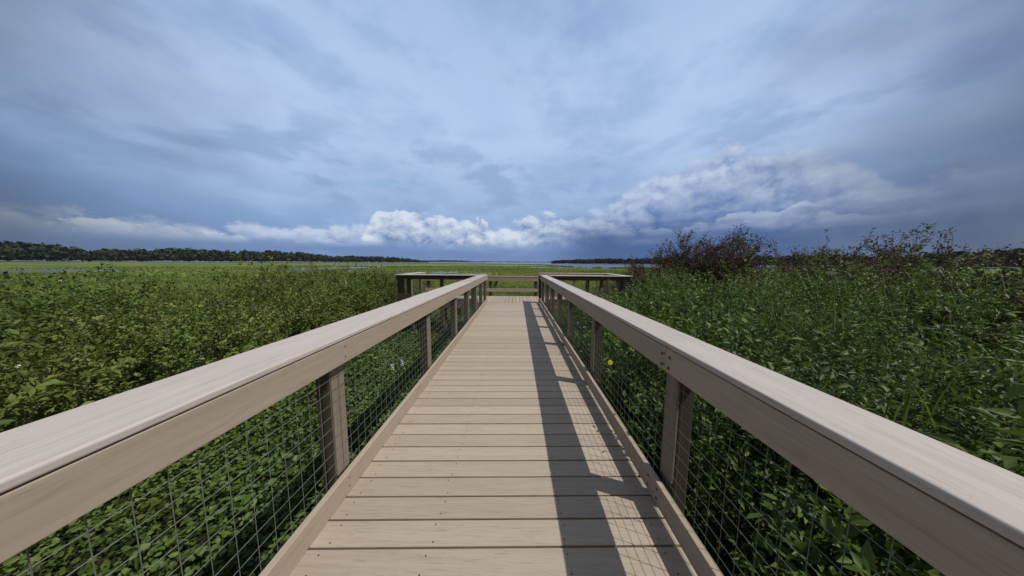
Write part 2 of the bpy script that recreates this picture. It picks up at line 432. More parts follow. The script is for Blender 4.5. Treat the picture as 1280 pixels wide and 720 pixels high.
# unseen sky overhead and behind the camera, made neutral grey for less blue fill
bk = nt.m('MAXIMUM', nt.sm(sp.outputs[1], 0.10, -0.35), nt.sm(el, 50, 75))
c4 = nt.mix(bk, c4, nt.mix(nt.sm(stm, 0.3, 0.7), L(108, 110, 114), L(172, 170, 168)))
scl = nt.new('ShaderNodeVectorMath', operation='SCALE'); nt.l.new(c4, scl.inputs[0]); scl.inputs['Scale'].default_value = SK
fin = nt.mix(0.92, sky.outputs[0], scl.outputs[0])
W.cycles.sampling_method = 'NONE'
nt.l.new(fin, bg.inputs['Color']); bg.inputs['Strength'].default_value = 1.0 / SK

# ------------------------------------------------------------------ marsh, lake
def lake_edge(azd):
    """distance of the marsh's outer edge for an azimuth in degrees"""
    pts = [(-180, 900), (-60, 640), (-34, 600), (-24, 560), (-12, 500), (0, 400), (6, 300), (9, 185), (14, 155), (28, 155), (40, 190), (60, 400), (180, 900)]
    return np.interp(azd, [p[0] for p in pts], [p[1] for p in pts])
POOLS = [(-76, 108, 11, 34), (-31, 62, 4, 3.5), (-19.5, 66, 5.5, 5), (-9.0, 60, 4.5, 5), (-47, 75, 4, 5), (-62, 190, 70, 12), (60, 300, 40, 10), (-5, 235, 25, 12), (46, 150, 40, 16), (-120, 60, 25, 10), (110, 90, 30, 14)]
def land(x, y):
    r = np.hypot(x, y); azd = np.degrees(np.arctan2(x, y))
    e = lake_edge(azd) * (0.86 + 0.28 * fbm(azd * 0.25, r * 0.0 + 2.0, 3, 5))
    l = 1 - sstep(0.985, 1.015, r / e)
    # loose vegetation strips out in the lake
    st = fbm(azd * 0.12 + 3, r / e * 6.0, 4, 9)
    l = np.maximum(l, sstep(0.645, 0.665, st) * (r / e < 1.75) * (r > e))
    for (px, py, ax, ay) in POOLS:
        q = ((x - px) / ax) ** 2 + ((y - py) / ay) ** 2 + (fbm(x * 0.25, y * 0.12, 4, 3) - 0.5) * 2.4
        l = np.minimum(l, sstep(0.75, 1.0, q))
    return l
nr, na = 300, 720
rr = np.concatenate([[0.0], np.geomspace(1.5, 22000, nr - 1)])
aa = np.linspace(0, 2 * np.pi, na, endpoint=False)
RR, AA = np.meshgrid(rr, aa, indexing='ij')
X = RR * np.sin(AA); Y = RR * np.cos(AA)
ld = land(X, Y)
Z = WATER - 0.35 + ld * (GROUND - WATER + 0.35) + ld * (fbm(X * 0.3, Y * 0.3, 4, 2) - 0.5) * 0.12 * (RR > 14)
V = np.stack([X, Y, Z], -1).reshape(-1, 3)
ii = np.arange(nr - 1)[:, None] * na; jj = np.arange(na)[None, :]; j2 = (jj + 1) % na
Fq = np.stack([ii + jj, ii + na + jj, ii + na + j2, ii + j2], -1).reshape(-1, 4)
g = np_mesh('marsh_ground', V, Fq[:, ::-1], M['marsh'], smooth=True); tag(g, kind='structure')
aw = np.linspace(0, 2 * np.pi, 96, endpoint=False)
V = np.concatenate([[[0, 0, WATER]], np.stack([24000 * np.sin(aw), 24000 * np.cos(aw), np.full(96, WATER)], -1)])
F3 = np.stack([np.zeros(96, int), 1 + (np.arange(96) + 1) % 96, 1 + np.arange(96)], -1)
g = np_mesh('lake', V, F3, M['water']); tag(g, kind='structure')

# ------------------------------------------------------------------ boardwalk
PITCH_B = 0.1464; BW = 0.1358
Y_T = 9.24                # the walkway meets the platform here
WL, WR = -1.16, 0.93      # deck edges
YB0 = 1.1840 - PITCH_B * 20; SKEW = 0.030   # the planks lie a little askew
def screws(mb, pts, r=0.0045, up=True, mi=1, d=0.0012):
    for (x, y, z, ax) in pts:
        n = 6
        vs = []
        for k in range(n):
            t = 2 * math.pi * k / n
            if ax == 'z': vs.append((x + r * math.cos(t), y + r * math.sin(t), z + d))
            else: vs.append((x + d * ax, y + r * math.cos(t), z + r * math.sin(t)))
        mb.add(vs, [tuple(range(n))], mi, 0.5)
bwk = empty('boardwalk', (0, 4, 0))
tag(bwk, 'straight tan plank boardwalk running out over the marsh between two railings', 'boardwalk')
mb = MB(); sc = []
y = YB0
JX = [-1.0, -0.45, 0.28, 0.80]
while y + BW < Y_T:
    w0, w1 = WL + random.uniform(-.004, .004), WR + random.uniform(-.004, .004)
    dz = random.uniform(-0.0012, 0.0012)
    i0 = len(mb.v)
    mb.board('x', w0, w1, y + 0.0053, y + 0.0053 + BW, -0.026 + dz, dz, 0.0035)
    mb.v[i0:] = [(px, py + SKEW * px, pz) for (px, py, pz) in mb.v[i0:]]
    for jx in JX:
        for fy in (0.028, 0.112):
            sc.append((jx + random.uniform(-.012, .012), y + SKEW * jx + fy + random.uniform(-.006, .006), dz, 'z'))
    y += PITCH_B
Y_T = y + 0.034
screws(mb, sc)
mb.build('decking', [M['deck_x'], M['screw']], bwk)
for jx in JX + [-1.13, 0.90]:
    mb = MB(); mb.board('y', -1.75, Y_T - 0.04, jx - 0.019, jx + 0.019, -0.218, -0.0285, 0.003)
    mb.build('joist', M['post_y'], bwk)
for yy in (-1.2, 1.45, 4.4, 7.3):
    mb = MB(); mb.board('x', WL - 0.05, WR + 0.05, yy - 0.045, yy + 0.045, -0.46, -0.22, 0.004)
    mb.build('beam', M['post_x'], bwk)
    for px in (WL + 0.12, WR - 0.12):
        mb = MB(); mb.tube([(px, yy + 0.14, -2.0), (px, yy + 0.14, -0.235)], 0.085, 12)
        mb.build('pile', M['post_z'], bwk, smooth=False)

# ------------------------------------------------------------------ viewing platform (the cross-piece of the T)
PX0, PX1, PY0, PY1 = -4.25, 3.90, Y_T + 0.004, 11.16
plat = empty('viewing_platform', (0, 10.2, 0))
tag(plat, 'wide plank viewing platform crossing the far end of the boardwalk', 'platform')
mb = MB(); sc = []
x = PX0
while x + BW < PX1 + 0.1:
    dz = random.uniform(-0.0012, 0.0012)
    mb.board('y', PY0 + 0.002, PY1 + random.uniform(-.004, .004), x + 0.003, x + 0.003 + BW, -0.026 + dz, dz, 0.0035)
    for jy in (PY0 + 0.06, PY0 + 0.65, PY0 + 1.25, PY1 - 0.07):
        for fx in (0.028, 0.112): sc.append((x + fx, jy + random.uniform(-.01, .01), dz, 'z'))
    x += PITCH_B
PX1 = x
screws(mb, sc)
mb.build('decking', [M['deck_y'], M['screw']], plat)
for yy in (PY0 + 0.62, PY0 + 1.22):
    mb = MB(); mb.board('x', PX0 + 0.05, PX1 - 0.05, yy - 0.019, yy + 0.019, -0.218, -0.0285, 0.003); mb.build('joist', M['post_x'], plat)
for (x0, x1) in ((PX0, WL - 0.01), (WR + 0.01, PX1)):
    mb = MB(); mb.board('x', x0, x1, PY0 + 0.012, PY0 + 0.05, -0.218, -0.0285, 0.003); mb.build('rim_board', M['tan_x'], plat)
mb = MB(); mb.board('x', PX0, PX1, PY1 - 0.05, PY1 - 0.012, -0.218, -0.0285, 0.003); mb.build('rim_board', M['tan_x'], plat)
for xx in (PX0 + 0.012, PX1 - 0.05):
    mb = MB(); mb.board('y', PY0 + 0.06, PY1 - 0.06, xx, xx + 0.038, -0.218, -0.0285, 0.003); mb.build('rim_board', M['tan_y'], plat)
for xx in (-4.0, -2.75, -1.45, 0.0, 1.3, 2.65, 3.95):
    for yy in (PY0 + 0.18, PY1 - 0.25):
        mb = MB(); mb.tube([(xx, yy, -2.0), (xx, yy, -0.222)], 0.085, 12); mb.build('pile', M['post_z'], plat)

# ------------------------------------------------------------------ railings
def wire_mesh(mb, axis, a0, a1, c, z0, z1, s=0.0775, r=0.0015):
    """square welded wire in the plane at c"""
    P = (lambda a, z, o=0: (c + o, a, z)) if axis == 'y' else (lambda a, z, o=0: (a, c + o, z))
    nz = int((z1 - z0) / s)
    for k in range(nz + 1):
        z = z0 + k * s + random.uniform(-.0015, .0015)
        pts = []
        q = max(2, int((a1 - a0) / 0.5))
        for i in range(q + 1):
            a = a0 + (a1 - a0) * i / q
            pts.append(P(a, z + random.uniform(-.0015, .0015), random.uniform(-.002, .002)))
        mb.tube(pts, r, 4, cap=False)
    n = int((a1 - a0) / s)
    for k in range(n + 1):
        a = a0 + k * s
        mb.tube([P(a, z0, 0.003), P(a + random.uniform(-.002, .002), (z0 + z1) / 2, 0.003), P(a, z1, 0.003)], r, 4, cap=False)

def railing(label, axis, a0, a1, inner, side, posts, cap_w=0.31, cap_z=1.046, breaks=(), toe_z=(0.0015, 0.140), fascia_w=0.144,
            toe_in=0.0, bolts=None, toe_bolts=None, post_w=0.10, cap_a=None, group='railings of the boardwalk and its platform', cap_mat='cap_', mesh_on=True, post_side=None):
    """a railing along axis; inner = coordinate of the board faces towards the deck; side = +1/-1, the way out"""
    mid = (a0 + a1) / 2
    loc = (inner, mid, 0) if axis == 'y' else (mid, inner, 0)
    rt = empty('railing', loc); tag(rt, label, 'railing', group)
    ax = axis
    def bd(mb, a, b, u0, u1, z0, z1, r=0.006, mi=0, seg=2):
        c0, c1 = sorted((inner + side * u0, inner + side * u1)); mb.board(ax, a, b, c0, c1, z0, z1, r, mi, seg)
    cuts = [a0] + [b for b in breaks if a0 < b < a1] + [a1]
    ca = cap_a or (a0, a1)
    ccuts = [ca[0]] + [b for b in breaks if a0 < b < a1] + [ca[1]]
    t = 0.030
    for p, q in zip(ccuts[:-1], ccuts[1:]):
        mb = MB(); bd(mb, p + 0.0012, q - 0.0012, -0.004, cap_w - 0.004, cap_z - t, cap_z, 0.009, 0, 4)
        mb.build('handrail_cap', M[cap_mat + ax], rt)
    fz1 = cap_z - t - 0.004; fz0 = fz1 - fascia_w
    for p, q in zip(cuts[:-1], cuts[1:]):
        mb = MB(); bd(mb, p + 0.001, q - 0.001, 0.0, 0.036, fz0, fz1, 0.004)
        sp_ = []
        for yy in posts:
            if p <= yy <= q:
                for zz in (fz0 + 0.04, fz1 - 0.04):
                    if ax == 'y': sp_.append((inner, yy + 0.02, zz, -side))
        screws(mb, sp_, 0.006)
        fo = mb.build('top_board', [M['tan_' + ax], M['screw']], rt)
    if bolts:
        for (yy, zz) in bolts:
            mb = MB(); mb.tube([(inner + side * 0.004, yy, zz), (inner - side * 0.004, yy, zz)], [0.012, 0.0085], 10)
            mb.build('bolt', M['rust'], fo)
    mb = MB(); bd(mb, a0 + 0.002, a1 - 0.002, -toe_in, -toe_in + 0.036, toe_z[0], toe_z[1], 0.005)
    sp_ = []
    if ax == 'y':
        for yy in posts:
            for zz in (0.045, 0.10): sp_.append((inner + side * (-toe_in), yy - 0.02, zz, -side))
    screws(mb, sp_, 0.006)
    to = mb.build('toe_board', [M['tan_' + ax], M['screw']], rt)
    for (yy, zz) in (toe_bolts or []):
        mb = MB(); c_ = inner - side * toe_in
        mb.tube([(c_ + side * 0.004, yy, zz), (c_ - side * 0.004, yy, zz)], [0.010, 0.007], 10)
        mb.build('bolt', M['rust'], to)
    if mesh_on:
        mb = MB(); wire_mesh(mb, ax, a0 + 0.01, a1 - 0.01, inner + side * 0.0415, 0.02, fz1 - 0.03)
        mb.build('wire_mesh', M['wire'], rt)
    for yy in posts:
        mb = MB()
        c0, c1 = sorted((inner + side * (0.0635 if mesh_on else 0.047), inner + side * (0.047 + post_w)))
        if ax == 'y': mb.board('z', -0.9, cap_z - t - 0.003, c0, c1, yy - 0.055, yy + 0.055, 0.006)
        else: mb.board('z', -0.9, cap_z - t - 0.003, yy - 0.055, yy + 0.055, c0, c1, 0.006)
        mb.build('post', M['post_z'], rt)
        if mesh_on and a0 + 0.1 < yy < a1 - 0.1:      # paler strip behind the wire, sunlit side of the post put into colour
            mb = MB(); c0, c1 = sorted((inner + side * 0.0445, inner + side * 0.0615))
            if ax == 'y': mb.board('z', toe_z[1] + 0.003, fz0 - 0.003, c0, c1, yy - 0.056, yy + 0.056, 0.004)
            else: mb.board('z', toe_z[1] + 0.003, fz0 - 0.003, yy - 0.056, yy + 0.056, c0, c1, 0.004)
            mb.build('post_facing', M['facing'], rt)
    if cap_w > 0.2:      # outer rail board under the cap
        mb = MB(); bd(mb, a0 + 0.004, a1 - 0.004, 0.049 + post_w, 0.085 + post_w, fz0, fz1, 0.004)
        mb.build('outer_board', M['post_' + ax], rt)
    return rt

railing('long railing along the left side of the boardwalk, with wide flat tan cap', 'y', -2.0, Y_T + 0.16, -1.085, -1,
        [-1.5, 0.05, 1.5, 3.15, 4.62, 5.85, 7.05, 8.2, Y_T + 0.07], 0.31, breaks=(6.02,))
railing('long railing on the right side of the boardwalk, casting its shadow over the planks', 'y', -2.0, Y_T + 0.16, 0.893, 1,
        [-1.5, 0.0, 1.45, 3.0, 4.45, 5.65, 6.8, 7.95, Y_T + 0.07], 0.240, breaks=(1.45, 6.8), toe_z=(0.046, 0.182), toe_in=0.03,
        toe_bolts=[(1.40, 0.085), (1.40, 0.145), (1.50, 0.085), (1.50, 0.145)],
        bolts=[(1.415, 0.965), (1.492, 0.963), (1.42, 0.90), (1.49, 0.898)])
NF = Y_T + 0.06        # front railings of the wings: inner face looks to +Y (into the platform), so the way out is -1
railing('dark front railing of the left platform wing, seen over the left handrail', 'x', -4.44, -1.445, NF, -1,
        [-4.37, -4.27, -4.02, -2.78, -1.62], 0.31, post_w=0.12)
railing('short end railing closing the left end of the platform, beside the dense shrubs', 'y', Y_T + 0.10, 11.30, -4.13, -1,
        [Y_T + 0.6, 10.9], 0.30)
railing('front railing of the right platform wing, half hidden behind green shrubs', 'x', 1.20, 4.20, NF, -1,
        [1.32, 2.62, 3.86], 0.27, post_w=0.12)
railing('short end railing closing the right end of the platform, beside the brown bush', 'y', Y_T + 0.10, 11.44, 3.90, 1,
        [Y_T + 0.7, 11.0], 0.30)
railing('tall back railing of the right platform wing, light cap line against the marsh', 'x', 0.98, 3.88, 11.14, 1,
        [1.06, 2.6, 3.80], 0.27)
# low open back rail: two boards and posts
lr = empty('railing', (-1.6, 11.2, 0)); tag(lr, 'low open railing of two horizontal boards along the back of the platform', 'railing', 'railings of the boardwalk and its platform')
mb = MB(); mb.board('x', -4.11, 0.96, 11.09, 11.235, 0.868, 0.898, 0.008); mb.build('handrail_cap', M['tan_x'], lr)
mb = MB(); mb.board('x', -4.11, 0.96, 11.10, 11.136, 0.676, 0.864, 0.004); mb.build('top_board', M['tan_x'], lr)
mb = MB(); mb.board('x', -4.11, 0.96, 11.10, 11.136, 0.20, 0.342, 0.004); mb.build('lower_board', M['tan_x'], lr)
for px in (-3.98, -2.6, -1.17, 0.87):
    mb = MB(); mb.board('z', -0.9, 0.864, px - 0.07, px + 0.07, 11.14, 11.25, 0.006); mb.build('post', M['post_z'], lr)
# tall end post where the low rail meets the right wing
mb = MB(); mb.board('z', 0.0015, 1.02, 0.855, 0.945, Y_T + 0.165, Y_T + 0.245, 0.006)
mb.build('end_post', M['post_z'], lr)

# ------------------------------------------------------------------ foliage
def frame_from(nrm, rng):
    """orthonormal u (length) and w (width) with the given normals"""
    t = rng.normal(size=nrm.shape); u = t - nrm * np.sum(t * nrm, 1, keepdims=True)
    u /= np.linalg.norm(u, axis=1, keepdims=True) + 1e-9
    return u, np.cross(nrm, u)

def leaves(P, U, N, length, width, fold=0.25):
    """folded pointed leaves: base at P, along U, surface normal N"""
    Wd = np.cross(N, U)
    l = length[:, None]; w = width[:, None]
    b = P; tip = P + U * l - N * l * 0.12
    md = P + U * l * 0.48
    lf = md + Wd * w * 0.5 + N * w * fold; rt = md - Wd * w * 0.5 + N * w * fold
    V = np.stack([b, lf, tip, rt], 1).reshape(-1, 3)
    k = np.arange(len(P))[:, None] * 4
    F = np.concatenate([k + np.array([[0, 2, 1]]), k + np.array([[0, 3, 2]])], 1).reshape(-1, 3)
    return V, F

def shrub_leaves(c, rx, ry, h, ntwig, per, ll, lw, rng, seed, tw=0.28, droop=0.0):
    """leaf arrays of one shrub standing at c: lumpy crown filled with leafy twigs"""
    d = rng.normal(size=(ntwig, 3)); d[:, 2] = np.abs(d[:, 2]) * 0.9 - 0.25
    d /= np.linalg.norm(d, axis=1, keepdims=True)
    a = np.arctan2(d[:, 1], d[:, 0])
    lump = 0.58 + 0.84 * fbm(a * 1.6 + seed, d[:, 2] * 2.4 + seed * 1.7, 3, int(seed) + 4)
    rad = rng.uniform(0.35, 1.0, ntwig) ** 0.45 * lump
    base = np.stack([d[:, 0] * rx, d[:, 1] * ry, (d[:, 2] * 0.62 + 0.42) * h], 1) * np.stack([rad, rad, rad ** 0.8], 1) + np.asarray(c)
    dr = d * np.array([1, 1, 0.8]) + rng.normal(size=(ntwig, 3)) * 0.45 + np.array([0, 0, 0.55])
    dr /= np.linalg.norm(dr, axis=1, keepdims=True)
    ln = tw * rng.uniform(0.5, 1.3, ntwig)
    t = np.tile(np.linspace(0.1, 1.0, per), (ntwig, 1)) + rng.uniform(-.05, .05, (ntwig, per))
    P = base[:, None, :] + dr[:, None, :] * (t * ln[:, None])[..., None]
    P[..., 2] -= droop * (t * t) * ln[:, None]
    side = rng.normal(size=(ntwig, per, 3)); side -= dr[:, None, :] * np.sum(side * dr[:, None, :], 2, keepdims=True)
    side /= np.linalg.norm(side, axis=2, keepdims=True)
    U = side * 0.8 + dr[:, None, :] * 0.55 ; U /= np.linalg.norm(U, axis=2, keepdims=True)
    up = np.array([0, 0, 1.0]) + rng.normal(size=U.shape) * 0.5 + d[:, None, :] * 0.4
    N = up - U * np.sum(up * U, 2, keepdims=True); N /= np.linalg.norm(N, axis=2, keepdims=True)
    P = P.reshape(-1, 3); U = U.reshape(-1, 3); N = N.reshape(-1, 3)
    n = len(P); sz = rng.uniform(0.65, 1.25, n)
    V, F = leaves(P, U, N, ll * sz, lw * sz)
    rv = np.clip(np.repeat(rng.normal(0.45, 0.2, ntwig), per) + rng.normal(0, 0.12, n), 0, 1)
    return V, F, np.repeat(rv, 4)

class Pile:
    def __init__(self): self.V = []; self.F = []; self.R = []; self.n = 0
    def add(self, V, F, r): self.V.append(V); self.F.append(F + self.n); self.R.append(r); self.n += len(V)
    def build(self, name, mat, parent=None): return np_mesh(name, np.concatenate(self.V), np.concatenate(self.F), mat, np.concatenate(self.R), parent)

def grass(xs, ys, h, w, rng, nb):
    n = len(xs)
    a = rng.uniform(0, 2 * np.pi, (n, nb)); lean = rng.uniform(0.05, 0.75, (n, nb))
    bx = xs[:, None] + rng.normal(size=(n, nb)) * h[:, None] * 0.35; by = ys[:, None] + rng.normal(size=(n, nb)) * h[:, None] * 0.35
    hh = h[:, None] * rng.uniform(0.5, 1.2, (n, nb))
    b = np.stack([bx, by, np.full_like(bx, GROUND - 0.02)], -1)
    tip = b + np.stack([np.cos(a) * lean * hh, np.sin(a) * lean * hh, hh], -1)
    sd_ = np.stack([-np.sin(a), np.cos(a), 0 * a], -1) * (w[:, None] * 0.5)[..., None]
    mid = b * 0.5 + tip * 0.5 + np.array([0, 0, 1]) * (hh * 0.10)[..., None]
    V = np.stack([b - sd_, b + sd_, mid + sd_ * 0.9, tip, mid - sd_ * 0.9], 2).reshape(-1, 3)
    k = np.arange(n * nb)[:, None] * 5
    F = np.concatenate([k + np.array([[0, 1, 2]]), k + np.array([[0, 2, 4]]), k + np.array([[4, 2, 3]])], 1).reshape(-1, 3)
    return V, F
STEMS = []
def mixed(pl, xx, yy, r, h, nt_, per, ll, lw, k, tw=0.28):
    """one shrub of the thicket: leaf size, slimness and tone of its own, stalks poking out of the top"""
    f = rng.uniform(0.7, 1.35); slim = rng.choice([1.0, 1.0, 0.62, 1.25]); tone = rng.uniform(-0.22, 0.22)
    V, F, rv = shrub_leaves((xx, yy, GROUND), r, r, h, int(nt_ * min(1.35, 1 / f)), per, ll * f, lw * f * slim, rng, k * 1.37, tw)
    pl.add(V, F, np.clip(rv + tone, 0, 1))
    n = int((5 if xx < 0 else 12) * r)
    a = rng.uniform(0, 6.28, n); q = r * rng.uniform(0, 0.85, n) 
    V, F = grass(xx + q * np.cos(a), yy + q * np.sin(a), rng.uniform(0.25, 0.55, n), np.full(n, 0.010), rng, 4)
    V[:, 2] += np.repeat(h * (0.88 - 0.25 * (q / r) ** 2), 4 * 5)
    pl.add(V, F, np.repeat(np.clip(rng.uniform(0.55, 1.1, n), 0, 1), 20))
# thicket on the left: a row of wax-myrtle like shrubs, merging
pl = Pile(); k = 0
LEFT = []
for i in range(26):
    yy = rng.uniform(-1.0, 16.0); xx = -rng.uniform(6.6, 13.0)
    LEFT.append((xx, yy, rng.uniform(1.3, 2.0), rng.uniform(2.1, 2.6)))
LEFT += [(-6.3, 9.0, 1.35, 2.5), (-6.0, 6.6, 1.3, 2.25), (-6.4, 11.2, 1.3, 2.4), (-6.0, 4.2, 1.3, 2.2), (-5.9, 1.9, 1.2, 2.1), (-8.4, 8.4, 1.6, 2.7), (-8.0, 12.0, 1.6, 2.5), (-5.8, 13.3, 1.0, 1.6)]
for (xx, yy, r, h) in LEFT:
    k += 1
    near = math.hypot(xx, yy) < 9.5
    mixed(pl, xx, yy, r, h * 0.93, 950 if near else 760, 9, 0.082, 0.042, k)
th = pl.build('shrub_thicket', M['leaf_left']); tag(th, kind='stuff')
tag(th, 'dense olive green thicket rising behind the left railing', 'thicket')
# tiny pale blossoms scattered over it
n = 80
ii_ = rng.integers(0, len(LEFT), n); LA = np.array(LEFT)[ii_]
a_ = rng.uniform(0, 6.28, n); q_ = rng.uniform(0.2, 1.0, n)
P_ = np.stack([LA[:, 0] + np.cos(a_) * LA[:, 2] * q_, LA[:, 1] + np.sin(a_) * LA[:, 2] * q_, GROUND + LA[:, 3] * (1.02 - 0.42 * q_ ** 2)], 1)
P_ = np.repeat(P_, 5, 0) + rng.normal(size=(n * 5, 3)) * 0.012
N_ = rng.normal(size=P_.shape) + np.array([0.4, -0.6, 0.6]); N_ /= np.linalg.norm(N_, axis=1, keepdims=True)
U_, _ = frame_from(N_, rng)
V, F = leaves(P_, U_, N_, np.full(n * 5, 0.022), np.full(n * 5, 0.015))
M['white'] = plain('white_petal', (0.62, 0.62, 0.55, 1), 0.6, 0, 80, 0.1)
tag(np_mesh('small_blossoms', V, F, M['white']), 'tiny white blossoms sprinkled over the left thicket', 'blossoms', kind='stuff')
# thicket on the right, close against the railing
pl = Pile(); k = 40
RIGHT = [(2.05, 0.3, 0.9, 2.05), (2.1, 1.6, 0.9, 2.1), (2.1, 2.9, 0.9, 2.0), (2.0, 4.2, 0.85, 1.85), (2.1, 5.5, 0.85, 1.85), (2.0, 6.9, 0.8, 1.7), (2.7, 7.7, 0.7, 1.45),
         (3.6, 1.0, 1.2, 2.4), (3.6, 3.0, 1.2, 2.35), (3.5, 5.0, 1.15, 2.15), (3.7, 6.7, 1.0, 2.05), (4.6, 7.9, 0.95, 2.3), (5.2, 6.0, 1.4, 2.55), (5.4, 3.8, 1.5, 2.7), (5.6, 1.4, 1.5, 2.7), (5.9, 8.6, 1.3, 2.45),
         (6.0, 10.6, 1.3, 2.2), (7.5, 7.0, 1.6, 2.7), (7.8, 4.2, 1.7, 2.8), (7.9, 1.0, 1.7, 2.8), (8.0, 10.0, 1.5, 2.4), (2.6, 8.35, 0.5, 1.35), (3.3, 8.4, 0.5, 1.45), (4.5, 8.9, 0.65, 2.0), (3.2, -0.8, 1.2, 2.3), (5.5, -1.5, 1.6, 2.6)]
for (xx, yy, r, h) in RIGHT:
    k += 1
    near = xx < 4.2
    mixed(pl, xx, yy, r, h, 1150 if near else 950, 10, 0.068, 0.029, k, 0.30)
    if near: STEMS.append((xx, yy, r, h))
th = pl.build('shrub_thicket', M['leaf_right']); tag(th, 'bright green leafy thicket pressing against the right railing', 'thicket', kind='stuff')

mb = MB(); rs_ = random.Random(4)
for (xx, yy, r, h) in STEMS:
    for q in range(9):
        a = rs_.uniform(0, 6.28); x0_, y0_ = xx + math.cos(a) * .12, yy + math.sin(a) * .12
        sp0 = rs_.uniform(.3, .8) * r
        mb.tube([(x0_, y0_, GROUND - .05), (x0_ + math.cos(a) * sp0 * .35, y0_ + math.sin(a) * sp0 * .35, GROUND + h * .4), (x0_ + math.cos(a + .3) * sp0 * .8, y0_ + math.sin(a + .3) * sp0 * .8, GROUND + h * .78)],
                [0.014, 0.010, 0.004], 5, cap=False)
tag(mb.build('shrub_stems', M['stem']), 'bare brown stems inside the right thicket', 'stems', kind='stuff')

# water hyacinth mat under and beside the boardwalk
def hyacinth(xs, ys, rng, size):
    n = len(xs)
    nn = rng.normal(size=(n, 3)) * 0.75 + np.array([0, 0, 1.0]); nn /= np.linalg.norm(nn, axis=1, keepdims=True)
    u, w = frame_from(nn, rng)
    zz = GROUND + 0.03 + rng.uniform(0, 1, n) ** 1.4 * 0.26 * (0.5 + fbm(xs * 0.8, ys * 0.8, 3, 8))
    c = np.stack([xs, ys, zz], 1); s = size * rng.uniform(0.6, 1.25, n)
    ring = []
    for (a, r, lift) in ((0, 1.15, -.16), (55, 0.88, .06), (120, 0.84, .12), (180, 0.72, .0), (240, 0.84, .12), (305, 0.88, .06)):
        ring.append(c + (u * math.cos(R(a)) * r + w * math.sin(R(a)) * r * 0.82 + nn * lift) * s[:, None])
    ring.append(c - nn * s[:, None] * rng.uniform(0.12, 0.38, n)[:, None])
    V = np.stack(ring, 1).reshape(-1, 3)
    kk = np.arange(n)[:, None] * 7
    F = np.concatenate([kk + np.array([[6, q, (q + 1) % 6]]) for q in range(6)], 1).reshape(-1, 3)
    return V, F, np.repeat(np.clip(rng.normal(0.42, 0.24, n) + (fbm(xs * 0.9, ys * 0.9, 3, 77) - 0.5) * 0.7, 0, 1), 7)
pl = Pile()
for (x0, x1, y0, y1, dens, sz) in ((-5.6, -1.0, -0.5, 9.6, 760, 0.033), (-12, -5.6, -1, 9, 60, 0.05), (-4.8, 1.2, 11.2, 16, 160, 0.05), (0.95, 2.4, -0.5, 9.2, 380, 0.035), (-4.6, 4.5, 9.2, 11.2, 60, 0.05), (-1.0, 0.95, -0.5, 9.2, 60, 0.045)):
    n = int((x1 - x0) * (y1 - y0) * dens)
    xs = rng.uniform(x0, x1, n); ys = rng.uniform(y0, y1, n)
    pl.add(*hyacinth(xs, ys, rng, sz))
hy = pl.build('water_hyacinth', M['leaf_hya']); tag(hy, 'low carpet of round green leaves covering the water below the railings', 'water plants', kind='stuff')

# marsh grass and reeds out to about 160 m
pl = Pile()
N = 52000
r = np.exp(rng.uniform(np.log(12.5), np.log(190), N)); a = rng.uniform(R(-68), R(68), N)
xs, ys = r * np.sin(a), r * np.cos(a)
ok = (land(xs, ys) > 0.6) & ~((np.abs(xs) < 4.8) & (ys < 11.8)) & ~((xs < -4.5) & (xs > -13.5) & (ys < 15)) & ~((xs > 1) & (xs < 9.5) & (ys < 11))
xs, ys, r = xs[ok], ys[ok], r[ok]
hh = (0.16 + 0.30 * fbm(xs * 0.06, ys * 0.06, 4, 21) ** 1.5) * rng.uniform(0.7, 1.3, len(xs))
tall = fbm(xs * 0.03 + 9, ys * 0.05, 3, 31) > 0.62
hh[tall] *= 1.5
V, F = grass(xs, ys, hh, np.clip(0.012 * r / 14, 0.012, 0.16), rng, 7)
rv = np.clip(fbm(xs * 0.02, ys * 0.06, 4, 41) * 2.4 - 0.72 + rng.normal(0, 0.12, len(xs)), 0, 1)
pl.add(V, F, np.repeat(np.repeat(rv, 7), 5))
# taller dark reeds fringing the open water
n = 9000; azr = rng.uniform(-66, 62, n); er = lake_edge(azr) * (0.86 + 0.28 * fbm(azr * 0.25, azr * 0.0 + 2.0, 3, 5))
rr_ = er * (1.0 - np.abs(rng.normal(0, 0.035, n)))
xs, ys = rr_ * np.sin(np.radians(azr)), rr_ * np.cos(np.radians(azr)); ok = land(xs, ys) > 0.4; xs, ys = xs[ok], ys[ok]
V, F = grass(xs, ys, rng.uniform(0.3, 0.9, len(xs)), np.full(len(xs), 0.35), rng, 7)
pl.add(V, F, np.repeat(np.clip(rng.normal(0.03, 0.08, len(xs)), 0, 1), 35))
gr = pl.build('marsh_grass', M['grass']); tag(gr, 'bright yellow green marsh grass spreading out to the lake', 'grass', kind='stuff')

